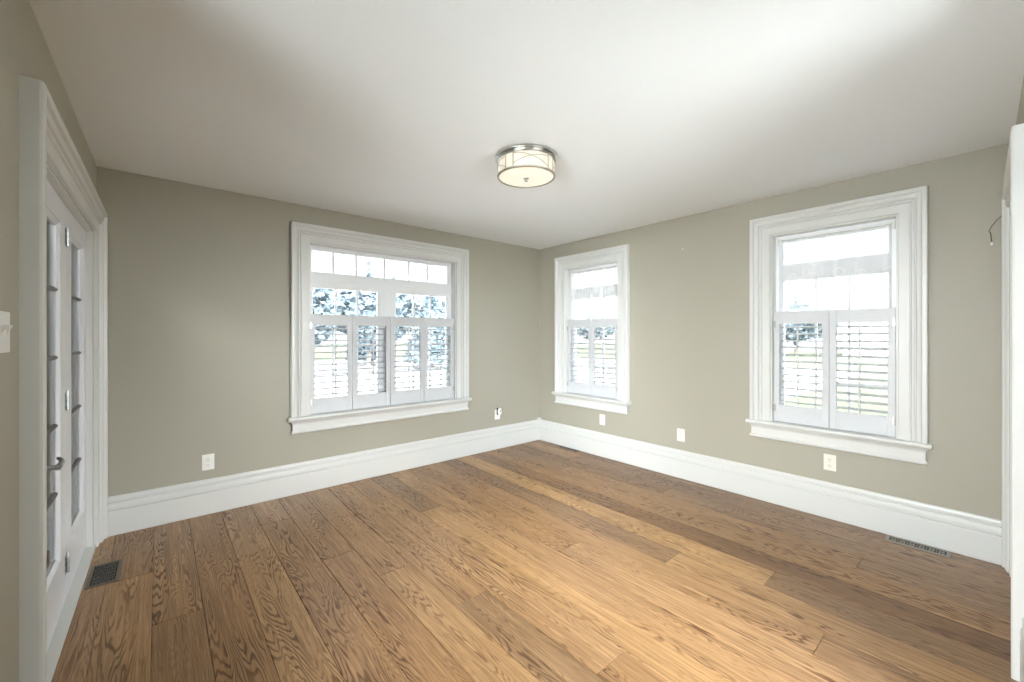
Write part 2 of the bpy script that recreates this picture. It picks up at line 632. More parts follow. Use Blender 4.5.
def casing(bm, x0, x1, z0, z1, prof):
    def at(k, d, h):
        return ((x0 - d, -h, z0), (x0 - d, -h, z1 + d), (x1 + d, -h, z1 + d), (x1 + d, -h, z0))[k]
    loft(bm, [[at(k, d, h) for d, h in prof] for k in range(4)])


BASE = [(0, 0), (.019, 0), (.022, .004), (.022, .165), (.021, .168), (.006, .171), (.006, .180), (.021, .183), (.022, .196), (.020, .212), (.015, .222),
        (.004, .224), (.004, .233), (.017, .236), (.018, .248), (.014, .260), (.009, .266), (0, .266)]


def baseboard(name, frame, a, b, ma, mb, label):
    """ma, mb: mitre factors at the two ends."""
    bm = bmesh.new()
    loft(bm, [[(a + ma * h, -h, z) for h, z in BASE], [(b - mb * h, -h, z) for h, z in BASE]])
    bm.transform(frame)
    tag(obj(name, bm, M_TRIM, smooth=False), label, 'baseboard', kind='structure')


baseboard('baseboard_back', F_BACK, -0.262, XR, 0, 1, 'tall white stepped baseboard along the back wall')
baseboard('baseboard_right', F_RIGHT, -YB, 0.01, 1, 0, 'tall white stepped baseboard along the right wall')
baseboard('baseboard_left', F_LEFT, -4.0, -1.925, 0, 0, 'tall white baseboard on the left wall before the door casing')
baseboard('baseboard_near', F_NEAR, -2.578, -2.20, 0, 0, 'tall white baseboard on the near wall')
# small corner block on the baseboard
bm = rounded((XR - 0.034, YB - 0.034, 0.262), (XR - 0.002, YB - 0.002, 0.292), 0.003)
tag(obj('trim_3', bm, M_TRIM), 'small white block on the baseboard in the far corner', 'trim', kind='structure')

# door casings
DCAS = [(d * 0.97, h * 1.15) for d, h in CASING]
bm = bmesh.new()
casing(bm, DX0, DX1 - 0.002, 0, DZ, DCAS)
bm.transform(F_LEFT)
tag(obj('trim_1', bm, M_TRIM), 'white moulded casing around the french door', 'trim', kind='structure')
NCAS = [(d, h * 0.92) for d, h in CASING]
bm = bmesh.new()
casing(bm, ND0 + 0.003, ND1, 0, 2.04, NCAS)
bm.transform(F_NEAR)
tag(obj('trim_2', bm, M_TRIM), 'white moulded door casing at the right edge beside the right wall', 'trim', kind='structure')

# ------------------------------------------------------------------ french door (left wall coordinates, child meshes are local to the Empty)
root = empty('door_1', F_LEFT.translation, R90 - TILT)
tag(root, 'white french door with divided glass and chrome hinges', 'door', kind='structure')
bm = bmesh.new()
box(bm, (DX0 - 0.0, 0.002, 0), (DX0 + 0.012, 0.138, DZ))
box(bm, (DX1 - 0.012, 0.002, 0), (DX1, 0.138, DZ))
box(bm, (DX0, 0.002, DZ - 0.012), (DX1, 0.138, DZ))
box(bm, (DX0 + .012, 0.078, 0), (DX0 + 0.03, 0.10, DZ - .012))
box(bm, (DX1 - 0.03, 0.078, 0), (DX1 - .012, 0.10, DZ - .012))
obj('door_jamb', bm, M_TRIM, root)
bm = rounded((DX0, -0.012, 0), (DX1, 0.135, 0.016), 0.004)
obj('threshold', bm, M_TRIM, root)
bm = rounded((DX0 + 0.014, 0.032, 0.018), (DX0 + 0.225, 0.07, DZ - 0.015), 0.002)
obj('side_panel', bm, M_DOOR, root)


def door_leaf(x0, x1, st_l, st_r, swing, pivot):
    """Frame with bevelled sticking around one tall light, four muntins, a pane."""
    f0, f1 = 0.034, 0.074
    z0, z1 = 0.020, DZ - 0.016
    gx0, gx1, gz0, gz1 = x0 + st_l, x1 - st_r, 0.275, z1 - 0.115
    bm = bmesh.new()
    bw, bd = 0.018, 0.014
    outer = [(x0, z0), (x1, z0), (x1, z1), (x0, z1)]
    lip = [(gx0, gz0), (gx1, gz0), (gx1, gz1), (gx0, gz1)]
    inn = [(gx0 + bw, gz0 + bw), (gx1 - bw, gz0 + bw), (gx1 - bw, gz1 - bw), (gx0 + bw, gz1 - bw)]
    rows = []
    for pts, y in ((outer, f1), (outer, f0), (lip, f0), (lip, f0 + 0.003), (inn, f0 + bd), (inn, f1 - bd), (lip, f1)):
        rows.append([bm.verts.new((p[0], y, p[1])) for p in pts])
    rows.append(rows[0])
    for a, b in zip(rows, rows[1:]):
        for i in range(4):
            j = (i + 1) % 4
            bm.faces.new((a[i], a[j], b[j], b[i]))
    Rm = Matrix.Translation((pivot, f0, 0)) @ Matrix.Rotation(swing, 4, 'Z') @ Matrix.Translation((-pivot, -f0, 0))
    bm.transform(Rm)
    leaf = obj('door_leaf', bm, M_DOOR, root)
    ix0, ix1, iz0, iz1 = gx0 + bw, gx1 - bw, gz0 + bw, gz1 - bw
    ym = (f0 + f1) / 2
    bm = bmesh.new()
    box(bm, (ix0 - 0.004, ym - 0.002, iz0 - 0.004), (ix1 + 0.004, ym + 0.002, iz1 + 0.004))
    bm.transform(Rm)
    obj('glass_pane', bm, M_DGLASS, leaf)
    for z in (0.607, 0.932, 1.258, 1.583):
        bm = bmesh.new()
        pr = [(ym - 0.013, z - 0.004), (ym - 0.013, z + 0.004), (ym - 0.004, z + 0.010), (ym + 0.004, z + 0.010), (ym + 0.013, z + 0.004),
              (ym + 0.013, z - 0.004), (ym + 0.004, z - 0.010), (ym - 0.004, z - 0.010)]
        loft(bm, [[(ix0, y, zz) for y, zz in pr], [(ix1, y, zz) for y, zz in pr]])
        bm.transform(Rm)
        obj('muntin', bm, M_CAME, leaf)['label'] = 'dark grey glazing bar'
    return leaf, Rm


XM = -0.842
leaf_far, _ = door_leaf(XM + 0.002, DX1 - 0.014, 0.150, 0.085, 0.0, 0)
leaf_near, RN = door_leaf(DX0 + 0.228, XM - 0.002, 0.12, 0.15, math.radians(0.6), XM)
for z in (0.20, 1.03, 1.865):
    bm = bmesh.new()
    box(bm, (XM + 0.002, 0.0325, z - 0.045), (XM + 0.034, 0.0345, z + 0.045))
    box(bm, (XM - 0.034, 0.0325, z - 0.045), (XM - 0.002, 0.0345, z + 0.045))
    for k in range(5):
        tube(bm, [(XM, 0.028, z - 0.047 + 0.019 * k), (XM, 0.028, z - 0.0295 + 0.019 * k)], 0.0062, 10)
    tube(bm, [(XM, 0.028, z + 0.047), (XM, 0.028, z + 0.056)], [0.0045, 0.003], 8)
    h = obj('hinge', bm, M_CHROME, leaf_far)
    h['label'] = 'chrome butt hinge'
    bm = bmesh.new()
    for sx in (-0.02, 0.02):
        for dz in (-0.03, 0.0, 0.03):
            lathe(bm, [(0.0, 0.0), (0.006, 0.0), (0.006, 0.001), (0, 0.0012)], (XM + sx, z + dz), 10, axis='y')
    bmesh.ops.translate(bm, verts=bm.verts[:], vec=(0, 0.0322, 0))
    obj('hinge_screws', bm, M_SLOT, leaf_far)
# lever handle on the near leaf
hx, hz = DX0 + 0.285, 0.835
bm = bmesh.new()
lathe(bm, [(0, 0), (0.026, 0), (0.026, 0.006), (0.022, 0.010), (0.011, 0.012), (0.010, 0.045), (0.013, 0.048), (0.013, 0.060), (0, 0.061)], (hx, hz), 20, axis='y')
bmesh.ops.translate(bm, verts=bm.verts[:], vec=(0, 0.034, 0))
tube(bm, [(hx, -0.019, hz), (hx + 0.03, -0.021, hz + 0.001), (hx + 0.075, -0.021, hz + 0.004), (hx + 0.10, -0.014, hz + 0.010), (hx + 0.112, -0.004, hz + 0.014)],
     [0.011, 0.010, 0.009, 0.008, 0.006], 10)
bm.transform(RN)
h = obj('lever_handle', bm, M_CHROME, leaf_near, smooth=True)
h['label'] = 'chrome lever handle'

# door in the near wall's casing (edge-on at the right of the picture)
root = empty('door_2', F_NEAR.translation, 2 * R90 + 0.017)
tag(root, 'white panelled door inside the casing at the right edge', 'door', kind='structure')
bm = rounded((ND0 + 0.014, 0.05, 0.008), (ND1 - 0.014, 0.09, 2.025), 0.002)
leaf = obj('door_leaf', bm, M_DOOR, root)
for za, zb in ((0.22, 0.86), (1.02, 1.86)):
    bm = rounded((ND0 + 0.14, 0.042, za), (ND1 - 0.14, 0.0505, zb), 0.006)
    obj('raised_panel', bm, M_DOOR, leaf)
bm = bmesh.new()
box(bm, (ND0, 0.002, 0), (ND0 + 0.012, 0.118, 2.04))
box(bm, (ND1 - 0.012, 0.002, 0), (ND1, 0.118, 2.04))
box(bm, (ND0, 0.002, 2.028), (ND1, 0.118, 2.04))
obj('door_jamb', bm, M_TRIM, root)

# unseen tall window added in the left wall to light the room sideways
root = empty('fill_window', F_LEFT @ Vector((-3.13, 0, 0)), R90 - TILT)
tag(root, 'tall white window added out of view in the left wall for fill daylight', 'window', kind='structure')
bm = bmesh.new()
casing(bm, -0.825, 0.825, 0.32, 2.44, [(d * 0.25, h * 0.2) for d, h in CASING])
obj('casing', bm, M_TRIM, root)
for x0, x1 in ((-0.825, 0.0), (0.0, 0.825)):
    bm = bmesh.new()
    for a, b in (((x0, 0.32), (x0 + 0.05, 2.44)), ((x1 - 0.05, 0.32), (x1, 2.44)), ((x0 + 0.05, 0.32), (x1 - 0.05, 0.38)), ((x0 + 0.05, 2.38), (x1 - 0.05, 2.44))):
        box(bm, (a[0], 0.05, a[1]), (b[0], 0.10, b[1]))
    leaf = obj('sash', bm, M_SASH, root)
    bm = bmesh.new()
    box(bm, (x0 + 0.045, 0.073, 0.375), (x1 - 0.045, 0.077, 2.385))
    obj('glass_pane', bm, M_GLASS, leaf)

# glazed door added out of view in the near wall, lets in fill daylight
root = empty('fill_door', F_NEAR.translation, 2 * R90 + 0.017)
tag(root, 'white glazed door added in the near wall beside the camera for fill daylight', 'door', kind='structure')
for x0, x1, y in ((-2.15, -1.69, 0.03), (-1.75, -1.30, 0.075)):
    bm = bmesh.new()
    for a, b in (((x0, 0.012), (x0 + 0.06, 2.44)), ((x1 - 0.06, 0.012), (x1, 2.44)), ((x0 + 0.06, 0.012), (x1 - 0.06, 0.10)), ((x0 + 0.06, 2.38), (x1 - 0.06, 2.44))):
        box(bm, (a[0], y, a[1]), (b[0], y + 0.04, b[1]))
    leaf = obj('door_leaf', bm, M_DOOR, root)
    bm = bmesh.new()
    box(bm, (x0 + 0.055, y + 0.017, 0.095), (x1 - 0.055, y + 0.021, 2.385))
    obj('glass_pane', bm, M_GLASS, leaf)

# ------------------------------------------------------------------ windows (local frame: x right, -y into the room, origin below the centre)


def bars(bm, x0, x1, z0, z1, w, ya, yb, inner=0.008):
    """A rectangular sash frame of width w with a chamfered inner edge."""
    o_ = [(x0, z0), (x1, z0), (x1, z1), (x0, z1)]
    a_ = [(x0 + w - inner, z0 + w - inner), (x1 - w + inner, z0 + w - inner), (x1 - w + inner, z1 - w + inner), (x0 + w - inner, z1 - w + inner)]
    i_ = [(x0 + w, z0 + w), (x1 - w, z0 + w), (x1 - w, z1 - w), (x0 + w, z1 - w)]
    rows = []
    for pts, y in ((o_, yb), (o_, ya), (a_, ya), (i_, ya + inner), (i_, yb)):
        rows.append([bm.verts.new((p[0], y, p[1])) for p in pts])
    rows.append(rows[0])
    for a, b in zip(rows, rows[1:]):
        for i in range(4):
            j = (i + 1) % 4
            bm.faces.new((a[i], a[j], b[j], b[i]))


def sash(parent, x0, x1, z0, z1, w, vx, hz, ya=0.085, yb=0.130):
    bm = bmesh.new()
    bars(bm, x0, x1, z0, z1, w, ya, yb)
    s = obj('sash', bm, M_SASH, parent)
    ym = (ya + yb) / 2 + 0.006
    bm = bmesh.new()
    box(bm, (x0 + w - 0.004, ym - 0.002, z0 + w - 0.004), (x1 - w + 0.004, ym + 0.002, z1 - w + 0.004))
    obj('glass_pane', bm, M_GLASS, s)
    bm = bmesh.new()
    for x in vx:
        box(bm, (x - 0.008, ym - 0.010, z0 + w), (x + 0.008, ym + 0.010, z1 - w))
    for z in hz:
        box(bm, (x0 + w, ym - 0.0095, z - 0.008), (x1 - w, ym + 0.0095, z + 0.008))
    obj('muntins', bm, M_SASH, s)
    return s


def window(name, frame, cx, half, label):
    loc = frame @ Vector((cx, 0, 0))
    rz = frame.to_euler().z
    root = empty(name, loc, rz)
    tag(root, label, 'window', kind='structure')
    bm = bmesh.new()
    casing(bm, -half, half, Z0, Z1, [(d * 0.94, h) for d, h in CASING])
    obj('casing', bm, M_TRIM, root)
    # stool with a rounded nose, returned at both horns
    nose = [(-.078, -.012), (-.075, -.003), (-.068, 0), (.085, 0), (.085, -.034), (-.060, -.034), (-.068, -.030), (-.075, -.023)]
    e0 = half + 0.164
    bm = bmesh.new()
    front = [(y, z) for y, z in nose]
    loops = []
    for sgn in (-1, 1):
        loops.append([(sgn * e0, min(y, -0.0002), Z0 + z) for y, z in front])
    loft(bm, loops)
    join(bm, rounded((-half, -0.001, Z0 - 0.034), (half, 0.085, Z0), 0.0005, 1))
    obj('stool', bm, M_TRIM, root)
    # apron: cove under the stool, flat board, bead at the foot
    ap = [(0, -.034), (.046, -.034), (.046, -.041), (.040, -.047), (.036, -.056), (.034, -.064), (.034, -.112), (.038, -.116),
          (.044, -.122), (.044, -.134), (.038, -.140), (0, -.142)]
    bm = bmesh.new()
    loops = []
    for sgn in (-1, 1):
        loops.append([(sgn * (half + 0.100 + h), -h, Z0 + z) for h, z in ap])
    loft(bm, loops)
    obj('apron', bm, M_TRIM, root)
    # jamb lining
    bm = bmesh.new()
    box(bm, (-half, -0.001, Z0), (-half + 0.012, 0.16, Z1))
    box(bm, (half - 0.012, -0.001, Z0), (half, 0.16, Z1))
    box(bm, (-half + 0.012, -0.001, Z1 - 0.012), (half - 0.012, 0.16, Z1))
    obj('jamb_lining', bm, M_TRIM, root)
    h = half - 0.012
    if half > 0.6:
        sash(root, -h, h, 1.905, Z1 - 0.012, 0.040, [x - 1.7675 for x in (1.247, 1.46, 1.745, 2.015, 2.23)], [])
        bm = bmesh.new()
        box(bm, (-h, 0.078, 1.850), (h, 0.135, 1.905))
        box(bm, (-0.045, 0.080, Z0), (0.045, 0.134, 1.850))
        obj('mullion', bm, M_SASH, root)
        for x0, x1 in ((-h, -0.045), (0.045, h)):
            w = (x1 - x0 - 0.1) / 3
            sash(root, x0, x1, Z0 + 0.002, 1.850, 0.05, [x0 + 0.05 + w, x0 + 0.05 + 2 * w], [1.275, 1.005])
    else:
        sash(root, -h, h, 1.895, Z1 - 0.012, 0.052, [], [])
        bm = bmesh.new()
        box(bm, (-h, 0.078, 1.865), (h, 0.135, 1.895))
        obj('mullion', bm, M_SASH, root)
        sash(root, -h, h, Z0 + 0.002, 1.865, 0.052, [-0.103, 0.103], [1.275, 1.005])
    return root


window('window_1', F_BACK, (WA[0] + WA[1]) / 2, (WA[1] - WA[0]) / 2, 'wide white cased window with four cafe shutters on the back wall')
window('window_2', F_RIGHT, -(WB1[0] + WB1[1]) / 2, 0.386, 'narrow white cased window on the right wall nearest the far corner')
window('window_3', F_RIGHT, -(WB2[0] + WB2[1]) / 2, 0.386, 'narrow white cased window on the right wall nearest the right edge door casing')

# ------------------------------------------------------------------ cafe shutters
SZ0, SZ1 = 0.667, 1.556
NL = 12


def shutter(width, tilt_deg, rod_x, hinge_side):
    """One hinged panel; origin at the bottom centre of the panel."""
    root = empty('shutter_panel', (0, 0, 0))
    hw, hgt = width / 2 - 0.0015, SZ1 - SZ0
    st, rt, rb = 0.042, 0.098, 0.137
    t0, t1 = -0.014, 0.014
    bm = rounded((-hw, t0, 0), (-hw + st, t1, hgt), 0.0025)
    join(bm, rounded((hw - st, t0, 0), (hw, t1, hgt), 0.0025))
    join(bm, rounded((-hw + st - 0.002, t0 + 0.002, hgt - rt), (hw - st + 0.002, t1 - 0.002, hgt - 0.001), 0.002))
    join(bm, rounded((-hw + st - 0.002, t0 + 0.002, 0.001), (hw - st + 0.002, t1 - 0.002, rb), 0.002))
    obj('shutter_frame', bm, M_SHUT, root)
    lo, hi = rb, hgt - rt
    sp = (hi - lo) / NL
    L = hw - st - 0.001
    mesh = None
    for k in range(NL):
        z = lo + sp * (k + 0.5)
        if mesh is None:
            bm = bmesh.new()
            n = 14
            prof = [(0.0285 * math.cos(2 * math.pi * i / n), 0.0058 * math.sin(2 * math.pi * i / n)) for i in range(n)]
            ct, sn = math.cos(math.radians(tilt_deg)), math.sin(math.radians(tilt_deg))
            prof = [(y * ct - zz * sn, y * sn + zz * ct) for y, zz in prof]
            loft(bm, [[(-L, y, zz) for y, zz in prof], [(L, y, zz) for y, zz in prof]])
            o = obj('louver', bm, M_SHUT, root, smooth=True)
            mesh = o.data
        else:
            o = bpy.data.objects.new('louver', mesh)
            link(o)
            o.parent = root
        o.location = (0, 0, z)
    zo = -0.0285 * math.sin(math.radians(tilt_deg))
    bm = rounded((rod_x - 0.0055, -0.0415, lo + 0.012 + zo), (rod_x + 0.0055, -0.0305, hi - 0.012 + zo), 0.0025)
    for k in range(NL):
        z = lo + sp * (k + 0.5) + zo
        box(bm, (rod_x - 0.001, -0.0315, z - 0.001), (rod_x + 0.001, -0.0265, z + 0.001))
    obj('tilt_rod', bm, M_SHUT, root)
    if hinge_side:
        for z in (0.11, hgt - 0.10):
            bm = bmesh.new()
            x = hinge_side * (hw - 0.001)
            tube(bm, [(x, -0.0165, z - 0.028), (x, -0.0165, z + 0.028)], 0.0042, 10)
            box(bm, (x - 0.001 if hinge_side < 0 else x - 0.016, -0.0152, z - 0.026), (x + 0.016 if hinge_side < 0 else x + 0.001, -0.0138, z + 0.026))
            h = obj('hinge', bm, M_NICKEL, root, smooth=True)
            h['label'] = 'small nickel hinge'
    return root


def place(o, frame, u, depth, z, label, cat, group=None):
    p = frame @ Vector((u, depth, z))
    o.location = p
    o.rotation_euler = (0, 0, frame.to_euler().z)
    return tag(o, label, cat, group)


half = (WA[1] - WA[0]) / 2 - 0.014
cxA = (WA[0] + WA[1]) / 2
pw = 2 * half / 4
names = ['white louvred shutter panel, leftmost of the four in the wide window', 'white louvred shutter panel, second from the left in the wide window',
         'white louvred shutter panel, third from the left in the wide window', 'white louvred shutter panel, rightmost of the four in the wide window']
protoA = {}
for i in range(4):
    side = {0: -1, 3: 1}.get(i, 0)
    s = shutter(pw, 6.0 if i else 5.0, 0.004, side)
    place(s, F_BACK, cxA - half + pw * (i + 0.5), 0.030, SZ0, names[i], 'shutter', 'cafe shutters in the windows')
half2 = 0.386 - 0.014
for (a, b), where in ((WB1, 'of the narrow window nearest the corner'), (WB2, 'of the window nearest the right edge')):
    c = -(a + b) / 2
    for i, wd in enumerate(('left', 'right')):
        s = shutter(half2, 5.0 if i == 0 else 11.0, -0.010 if i == 0 else -0.004, -1 if i == 0 else 1)
        place(s, F_RIGHT, c - half2 / 2 + half2 * i, 0.030, SZ0, 'white louvred shutter panel, %s one %s' % (wd, where), 'shutter', 'cafe shutters in the windows')

# ------------------------------------------------------------------ sheer curtains on their rods


def sheer(seed):
    root = empty('sheer_curtain', (0, 0, 0))
    r = random.Random(seed)
    bm = bmesh.new()
    nx, nz = 150, 14
    ph = [r.uniform(0, 6.28) for _ in range(4)]
    rows = []
    for j in range(nz + 1):
        t = j / nz
        z = 0.625 * t
        row = []
        for i in range(nx + 1):
            x = -0.345 + 0.69 * i / nx
            amp = 0.005 + 0.004 * (1 - t)
            y = amp * (math.sin(48 * x + ph[0] + 0.6 * math.sin(5 * x + ph[1])) + 0.55 * math.sin(87 * x + ph[2]) + 0.4 * math.sin(19 * x + ph[3]))
            row.append(bm.verts.new((x, y, z)))
        rows.append(row)
    for a, b in zip(rows, rows[1:]):
        for i in range(nx):
            bm.faces.new((a[i], a[i + 1], b[i + 1], b[i]))
    obj('curtain_cloth', bm, M_SHEER, root, smooth=True)
    bm = bmesh.new()
    tube(bm, [(-0.358, 0, 0.632), (0.358, 0, 0.632)], 0.0055, 10)
    obj('curtain_rod', bm, M_PLATE, root, smooth=True)
    for s in (-1, 1):
        bm = rounded((s * 0.363 - 0.012 if s > 0 else -0.363, -0.012, 0.590), (0.363 if s > 0 else -0.363 + 0.012, 0.012, 0.650), 0.003)
        obj('rod_bracket', bm, M_PLATE, root)
    return root


for (a, b), where, sd in ((WB1, 'in the narrow window nearest the far corner', 3), (WB2, 'in the right wall window farther from the corner', 8)):
    place(sheer(sd), F_RIGHT, -(a + b) / 2, 0.062, 1.515, 'thin white sheer curtain above the shutters ' + where, 'curtain', 'sheer curtains')

# ------------------------------------------------------------------ ceiling light
LX, LY = 1.785, 1.955
root = empty('ceiling_light', (LX, LY, H))
tag(root, 'round drum ceiling light with cream shade and nickel bands', 'ceiling light')
bm = bmesh.new()
lathe(bm, [(0.0, 0.0), (0.188, 0.0), (0.197, -0.003), (0.199, -0.009), (0.197, -0.015), (0.190, -0.018), (0.182, -0.019), (0.180, -0.024), (0.186, -0.026),
           (0.188, -0.031), (0.184, -0.036), (0.0, -0.036)], seg=72)
obj('mounting_pan', bm, M_NICKEL, root, smooth=True)
bm = bmesh.new()
RS = 0.181
lathe(bm, [(RS - 0.006, -0.0362), (RS, -0.0362), (RS, -0.122), (RS - 0.006, -0.122), (RS - 0.006, -0.0362)], seg=72)
obj('drum_shade', bm, M_LSHADE, root, smooth=True)
bm = bmesh.new()
lathe(bm, [(RS - 0.008, -0.1222), (RS + 0.003, -0.1205), (RS + 0.005, -0.125), (RS + 0.003, -0.130), (RS - 0.008, -0.131), (RS - 0.008, -0.1222)], seg=72)
obj('bottom_ring', bm, M_STRAP, root, smooth=True)
bm = bmesh.new()
lathe(bm, [(0, -0.121), (RS - 0.009, -0.121), (RS - 0.009, -0.127), (RS * 0.6, -0.133), (RS * 0.3, -0.135), (0, -0.136)], seg=72)
obj('diffuser', bm, M_LDIFF, root, smooth=True)
bm = bmesh.new()
lathe(bm, [(0, -0.134), (0.017, -0.134), (0.019, -0.137), (0.016, -0.140), (0.009, -0.143), (0.008, -0.148), (0.010, -0.152), (0.007, -0.157), (0, -0.159)], seg=24)
obj('finial', bm, M_NICKEL, root, smooth=True)


def band(pts, w=0.0035, t=0.0022):
    bm = bmesh.new()
    loops = []
    P = []
    for ang, z in pts:
        P.append((ang, z))
    for i, (ang, z) in enumerate(P):
        a0, z0_ = P[max(i - 1, 0)]
        a1, z1_ = P[min(i + 1, len(P) - 1)]
        tx, tz = (a1 - a0) * RS, z1_ - z0_
        l_ = math.hypot(tx, tz) or 1
        nx_, nz_ = -tz / l_, tx / l_
        lp = []
        for sgn, rr in ((-1, RS + 0.0004), (-1, RS + t), (1, RS + t), (1, RS + 0.0004)):
            aa = ang + sgn * nx_ * w / RS
            lp.append((rr * math.cos(aa), rr * math.sin(aa), z + sgn * nz_ * w))
        loops.append(lp)
    loft(bm, loops)
    obj('metal_band', bm, M_STRAP, root)


zt, zb = -0.038, -0.119
A0 = math.atan2(-LY, -LX) - 0.60        # the vertical pair seen left of centre
for q in range(4):
    a = A0 + q * math.pi / 2
    band([(a - 0.15, zt), (a - 0.15, zb)])
    band([(a + 0.15, zt), (a + 0.15, zb)])
    span = math.pi / 2 - 0.30
    for up in (1, -1):
        pts = []
        for i in range(17):
            t = i / 16
            e = t ** 1.7
            z = zt - 0.004 + (zb - zt + 0.012) * e if up > 0 else zb + 0.016 + (zt - zb - 0.026) * (1 - (1 - t) ** 1.9)
            pts.append((a + 0.15 + span * t, z))
        band(pts, 0.0026)

# ------------------------------------------------------------------ electrical plates


def receptacle(m):
    root = empty('wall_outlet', (0, 0, 0))
    bm = rounded((-0.0385, -0.0055, -0.06), (0.0385, 0.0, 0.06), 0.0025)
    obj('cover_plate', bm, m, root)
    for s in (-1, 1):
        zc = 0.0225 * s
        bm = bmesh.new()
        n = 20
        loops = []
        for y, k in ((-0.0050, 1.0), (-0.0075, 1.0), (-0.0080, 0.95)):
            loops.append([(0.0165 * k * max(-1, min(1, 1.15 * math.cos(2 * math.pi * i / n))), y, zc + 0.0165 * k * max(-0.86, min(0.86, math.sin(2 * math.pi * i / n)))) for i in range(n)])
        loft(bm, loops)
        f = obj('socket', bm, m, root)
        bm = bmesh.new()
        box(bm, (-0.0075, -0.0084, zc - 0.001), (-0.0055, -0.0079, zc + 0.0085))
        box(bm, (0.0055, -0.0084, zc), (0.0075, -0.0079, zc + 0.0075))
        lathe(bm, [(0, 0.0079), (0.0028, 0.0079), (0.0028, 0.0084), (0, 0.0084)], (0, zc - 0.0065), 10, axis='y')
        obj('slots', bm, M_SLOT, f)
    bm = bmesh.new()
    lathe(bm, [(0, 0.0054), (0.003, 0.0054), (0.0025, 0.0066), (0, 0.0069)], (0, 0), 12, axis='y')
    obj('screw', bm, M_NICKEL, root)
    return root


out_white = receptacle(M_PLATE)
place(out_white, F_BACK, 0.290, -0.0003, 0.395, 'white duplex wall outlet on the back wall near the french door', 'outlet', 'wall outlets')
o = copy_tree(out_white)
place(o, F_BACK, 3.115, -0.0003, 0.415, 'white duplex wall outlet in the back wall behind the plugged-in night light', 'outlet', 'wall outlets')
out_ivory = receptacle(M_IVORY)
place(out_ivory, F_RIGHT, -1.982, -0.0003, 0.410, 'ivory duplex wall outlet on the right wall between the two narrow windows', 'outlet', 'wall outlets')
o = copy_tree(out_ivory)
place(o, F_RIGHT, -0.820, -0.0003, 0.416, 'ivory duplex wall outlet under the right wall window farther from the corner', 'outlet', 'wall outlets')
# blank cable plate under the far window
root = empty('cable_plate', (0, 0, 0))
bm = rounded((-0.036, -0.006, -0.058), (0.036, 0.0, 0.058), 0.0025)
obj('cover_plate', bm, M_PLATE, root)
bm = rounded((-0.016, -0.0085, -0.033), (0.016, -0.0055, 0.033), 0.0012)
obj('rocker_insert', bm, M_PLATE, root)
place(root, F_RIGHT, -2.909, -0.0003, 0.415, 'plain white wall plate under the narrow window nearest the far corner', 'wall plate')
# plug-in night light
root = empty('night_light', (0, 0, 0))
bm = bmesh.new()
n = 24
loops = []
for y, k in ((-0.028, 0.90), (-0.034, 1.0), (-0.046, 0.98), (-0.054, 0.85), (-0.058, 0.6)):
    loops.append([(0.026 * k * math.cos(2 * math.pi * i / n), y, 0.045 * k * math.sin(2 * math.pi * i / n)) for i in range(n)])
loft(bm, loops)
obj('body', bm, M_PLATE, root, smooth=True)
bm = rounded((-0.024, -0.030, -0.040), (0.024, -0.0088, 0.042), 0.006, 3)
b_ = obj('back_housing', bm, M_BLACK, root)
b_['label'] = 'black back housing'
bm = bmesh.new()
lathe(bm, [(0, 0.056), (0.011, 0.056), (0.012, 0.0585), (0.010, 0.0605), (0, 0.061)], (0.0, 0.012), 18, axis='y')
w_ = obj('sensor_window', bm, mat('grey_lens', (0.32, 0.32, 0.30), 0.2), root, smooth=True)
place(root, F_BACK, 3.122, 0, 0.452, 'white and black plug-in night light on the back wall near the far corner', 'night light')
# double switch at the far left edge
root = empty('light_switch', (0, 0, 0))
bm = rounded((-0.058, -0.006, -0.059), (0.058, 0.0, 0.059), 0.0025)
obj('cover_plate', bm, M_PLATE, root)
for s in (-1, 1):
    bm = bmesh.new()
    x = 0.023 * s
    pr = [(-0.0055, -0.011), (-0.0055, 0.011), (-0.013, 0.017), (-0.017, 0.014), (-0.0085, -0.004)]
    loft(bm, [[(x - 0.005, y, z + 0.004) for y, z in pr], [(x + 0.005, y, z + 0.004) for y, z in pr]])
    obj('toggle', bm, M_PLATE, root)
place(root, F_LEFT, -(YB - 1.826), -0.0003, 1.372, 'white double toggle light switch on the left wall before the french door', 'light switch')

# ------------------------------------------------------------------ floor registers


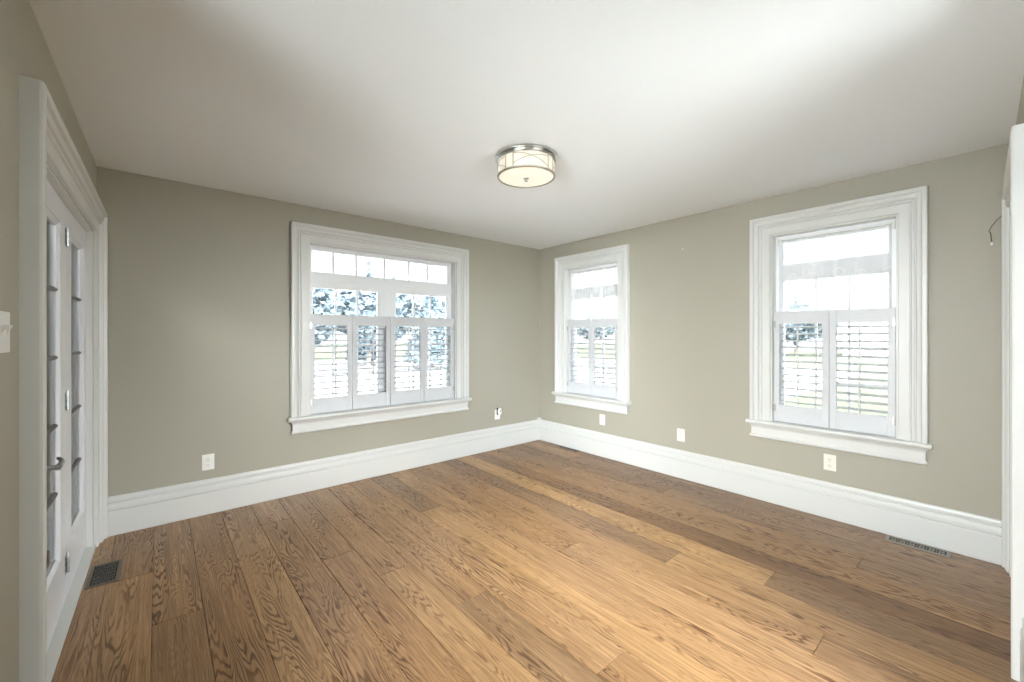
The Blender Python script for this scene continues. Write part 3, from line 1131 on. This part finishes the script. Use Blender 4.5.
def register(w, l, rows, cols, mframe, scroll):
    """Flat cast register: rim, pierced scroll grille, black plate for the shade in the duct. Long side along x."""
    root = empty('floor_register', (0, 0, 0))
    bm = bmesh.new()
    hx_, hy_ = l / 2, w / 2
    rim = 0.016
    o_ = [(-hx_, -hy_), (hx_, -hy_), (hx_, hy_), (-hx_, hy_)]
    o2 = [(x * (1 - 0.003 / hx_), y * (1 - 0.003 / hy_)) for x, y in o_]
    i_ = [(-hx_ + rim, -hy_ + rim), (hx_ - rim, -hy_ + rim), (hx_ - rim, hy_ - rim), (-hx_ + rim, hy_ - rim)]
    rws = []
    for pts, z in ((o_, 0.0004), (o_, 0.003), (o2, 0.0055), (i_, 0.0055), (i_, 0.0004)):
        rws.append([bm.verts.new((x, y, z)) for x, y in pts])
    rws.append(rws[0])
    for a, b in zip(rws, rws[1:]):
        for i in range(4):
            j = (i + 1) % 4
            bm.faces.new((a[i], a[j], b[j], b[i]))
    obj('rim', bm, mframe, root)
    ix, iy = hx_ - rim, hy_ - rim
    bm = bmesh.new()
    box(bm, (-ix, -iy, 0.0004), (ix, iy, 0.0010))
    obj('duct_shade_plate', bm, M_DUCT, root)
    bm = bmesh.new()
    cw, chh = 2 * ix / cols, 2 * iy / rows
    for r in range(rows):
        for c in range(cols):
            cx_, cy_ = -ix + cw * (c + 0.5), -iy + chh * (r + 0.5)
            rad = min(cw, chh) * 0.40
            for s in (-1, 1):
                pts = []
                for k in range(13):
                    th = math.pi * (0.15 + 1.7 * k / 12) + (math.pi / 2 if (r + c) % 2 else 0)
                    rr = rad * (1.05 - 0.5 * k / 12)
                    pts.append((cx_ + s * (rr * math.cos(th)), cy_ + s * rr * math.sin(th), 0.0032))
                tube(bm, pts, 0.0017 * scroll, 6)
    for c in range(cols + 1):
        x = -ix + cw * c
        box(bm, (x - 0.0013 * scroll, -iy, 0.0011), (x + 0.0013 * scroll, iy, 0.0042))
    for r in range(1, rows):
        y = -iy + chh * r
        box(bm, (-ix, y - 0.0013 * scroll, 0.0011), (ix, y + 0.0013 * scroll, 0.0040))
    obj('scroll_grille', bm, M_VENT if mframe is M_VENTF else mframe, root)
    return root


def put(o, x, y, rz, label):
    o.location = (x, y, 0)
    o.rotation_euler = (0, 0, rz)
    tag(o, label, 'floor register', 'floor registers')


put(register(0.135, 0.285, 3, 6, M_VENTF, 0.7), -0.234, 3.320, R90 - TILT, 'dark iron scrollwork floor register beside the french door')
put(register(0.100, 0.300, 2, 6, M_VENTG, 0.75), 3.738, 0.345, R90, 'pewter floor register against the baseboard below and right of the right wall windows')
put(register(0.060, 0.300, 1, 6, M_VENTF, 0.75), 3.766, 3.370, R90, 'floor register against the baseboard in the far corner below the narrow window')

# ------------------------------------------------------------------ wall odds and ends
root = empty('hanging_wire', (XR, 0.03, 1.9))
tag(root, 'thin dark wire with a white tip hanging beside the right edge door casing', 'wire')
bm = bmesh.new()
pts = [(-0.004, -0.044, 0.181), (-0.012, -0.02, 0.152), (-0.012, 0.0, 0.118), (-0.012, 0.006, 0.103), (-0.012, 0.009, 0.092), (-0.012, 0.003, 0.080), (-0.012, 0.001, 0.05), (-0.012, -0.002, 0.022)]
tube(bm, pts, 0.0019, 8)
obj('wire', bm, M_WIRE, root, smooth=True)
bm = bmesh.new()
lathe(bm, [(0, 0.004), (0.006, 0.006), (0.0075, 0.013), (0.006, 0.021), (0.003, 0.025), (0, 0.026)], (-0.012, -0.003), 14)
t_ = obj('tip', bm, M_PLATE, root, smooth=True)
t_['label'] = 'white tip'
for fr, u, z, lab in ((F_RIGHT, -1.962, 2.194, 'tiny white nail head high on the right wall between the narrow windows'),
                      (F_BACK, 0.259, 2.206, 'tiny nail head high on the back wall near the french door')):
    bm = bmesh.new()
    lathe(bm, [(0, 0), (0.002, 0), (0.002, 0.006), (0.006, 0.007), (0.005, 0.010), (0, 0.011)], (0, 0), 12, axis='y')
    bm.transform(Matrix.Translation(fr @ Vector((u, 0, z))) @ Matrix.Rotation(fr.to_euler().z, 4, 'Z'))
    tag(obj('nail_head', bm, M_IVORY if fr is F_RIGHT else M_STRAP), lab, 'nail')

# ------------------------------------------------------------------ outside
GZ = -0.55
bm = bmesh.new()
box(bm, (-60, YB + 30, GZ - 0.2), (110, 120, GZ))
box(bm, (XR + 0.3, -60, GZ - 0.2), (110, YB + 0.3, GZ))
box(bm, (28, YB + 0.3, GZ - 0.2), (110, YB + 30, GZ))
tag(obj('lawn', bm, M_LAWN), 'pale green lawn outside the right wall windows', 'lawn', kind='structure')
bm = bmesh.new()
box(bm, (-60, YB + 0.3, GZ - 0.2), (28, YB + 30, GZ))
tag(obj('yard', bm, M_CONC), 'pale gravel yard outside the wide window', 'yard', kind='structure')
bm = bmesh.new()
box(bm, (-60, -60, GZ - 0.2), (-0.6, YB + 0.3, GZ))  # unseen bright ground, added to throw daylight up at the ceiling
tag(obj('bounce_ground', bm, M_BOUNCE), 'pale ground added out of view to bounce daylight into the room', 'bounce_paving', kind='structure')
bm = bmesh.new()
box(bm, (72, -60, GZ), (109, 119, GZ + 0.03))
tag(obj('road', bm, M_CONC), 'pale road along the far edge of the lawn', 'road', kind='structure')


bm = bmesh.new()
box(bm, (-0.6, -60, GZ - 0.2), (XR + 0.3, FY0 - 0.02, GZ))  # unseen strip, toned to temper the bounce through the near wall opening
tag(obj('bounce_walk', bm, mat('grey_bounce_pavers', (0.58, 0.57, 0.55), 0.9, bump=0.2, bscale=25, vary=0.06)), 'grey ground added behind the near wall to bounce daylight, out of view', 'bounce_walk', kind='structure')


def tree(x, y, h, r, seed, conifer, label):
    rr = random.Random(seed)
    root = empty('garden_tree', (x, y, GZ))
    tag(root, label, 'tree', 'trees beyond the windows')
    bm = bmesh.new()
    tube(bm, [(0, 0, 0), (0.05, 0.03, h * 0.3), (0.0, 0.06, h * 0.62), (0.02, 0.02, h * 0.92)], [0.02 * h + .06, 0.016 * h + .04, 0.012 * h, 0.004 * h], 10)
    for k in range(8):
        a = rr.uniform(0, 6.28)
        zz = h * rr.uniform(0.3, 0.75)
        l = r * rr.uniform(0.5, 0.9)
        tube(bm, [(0, 0, zz), (l * 0.5 * math.cos(a), l * 0.5 * math.sin(a), zz + l * 0.25), (l * math.cos(a), l * math.sin(a), zz + l * 0.4)], [0.006 * h, 0.004 * h, 0.002 * h], 6)
    obj('trunk', bm, M_BARK, root)
    bm = bmesh.new()
    for k in range(3600):
        if conifer:
            t = rr.random() ** 0.7
            zz = h * (0.08 + 0.92 * (1 - t))
            rad = r * t * rr.random() ** 0.5
        else:
            zz = rr.gauss(0.66, 0.15) * h
            q = max(0.0, 1 - ((zz / h - 0.66) / 0.36) ** 2)
            rad = r * math.sqrt(q) * rr.random() ** 0.5
        a = rr.uniform(0, 6.28)
        c = Vector((rad * math.cos(a), rad * math.sin(a), max(zz, 0.1)))
        s = rr.uniform(0.22, 0.46) * (h / 7)
        d1 = Vector((rr.gauss(0, 1), rr.gauss(0, 1), rr.gauss(0, 0.6))).normalized()
        d2 = d1.cross(Vector((rr.gauss(0, 1), rr.gauss(0, 1), rr.gauss(0, 1)))).normalized()
        bm.faces.new([bm.verts.new(c + d1 * s), bm.verts.new(c + d2 * s * 0.6), bm.verts.new(c - d1 * s), bm.verts.new(c - d2 * s * 0.6)])
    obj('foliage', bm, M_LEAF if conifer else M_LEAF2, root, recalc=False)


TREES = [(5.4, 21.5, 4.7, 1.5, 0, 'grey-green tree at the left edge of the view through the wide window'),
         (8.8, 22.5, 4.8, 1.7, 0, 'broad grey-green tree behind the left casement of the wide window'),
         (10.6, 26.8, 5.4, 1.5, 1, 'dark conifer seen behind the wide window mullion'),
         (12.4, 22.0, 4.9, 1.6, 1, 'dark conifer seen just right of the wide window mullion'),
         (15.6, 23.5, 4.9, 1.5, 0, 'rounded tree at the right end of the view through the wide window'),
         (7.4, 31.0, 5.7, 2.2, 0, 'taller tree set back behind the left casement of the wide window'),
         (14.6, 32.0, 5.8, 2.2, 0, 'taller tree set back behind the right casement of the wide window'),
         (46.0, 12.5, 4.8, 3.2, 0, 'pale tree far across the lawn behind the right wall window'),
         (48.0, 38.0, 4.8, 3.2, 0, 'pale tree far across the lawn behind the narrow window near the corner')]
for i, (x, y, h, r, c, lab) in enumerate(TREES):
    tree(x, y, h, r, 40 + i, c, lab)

root = empty('garden_shed', (54.0, 6.0, GZ))
tag(root, 'low white shed with a grey roof far across the lawn', 'shed')
bm = bmesh.new()
box(bm, (-2.5, -4, 0), (2.5, 4, 2.4))
obj('wall', bm, M_SIDING, root)
bm = bmesh.new()
loft(bm, [[(-2.8, y, 2.3), (0, y, 3.5), (2.8, y, 2.3), (2.8, y, 2.42), (0, y, 3.62), (-2.8, y, 2.42)] for y in (-4.3, 4.3)])
obj('roof', bm, M_ROOF, root)
bm = rounded((-2.56, -1.2, 0.02), (-2.49, 1.2, 2.1), 0.01)
obj('shed_door', bm, M_SASH, root)
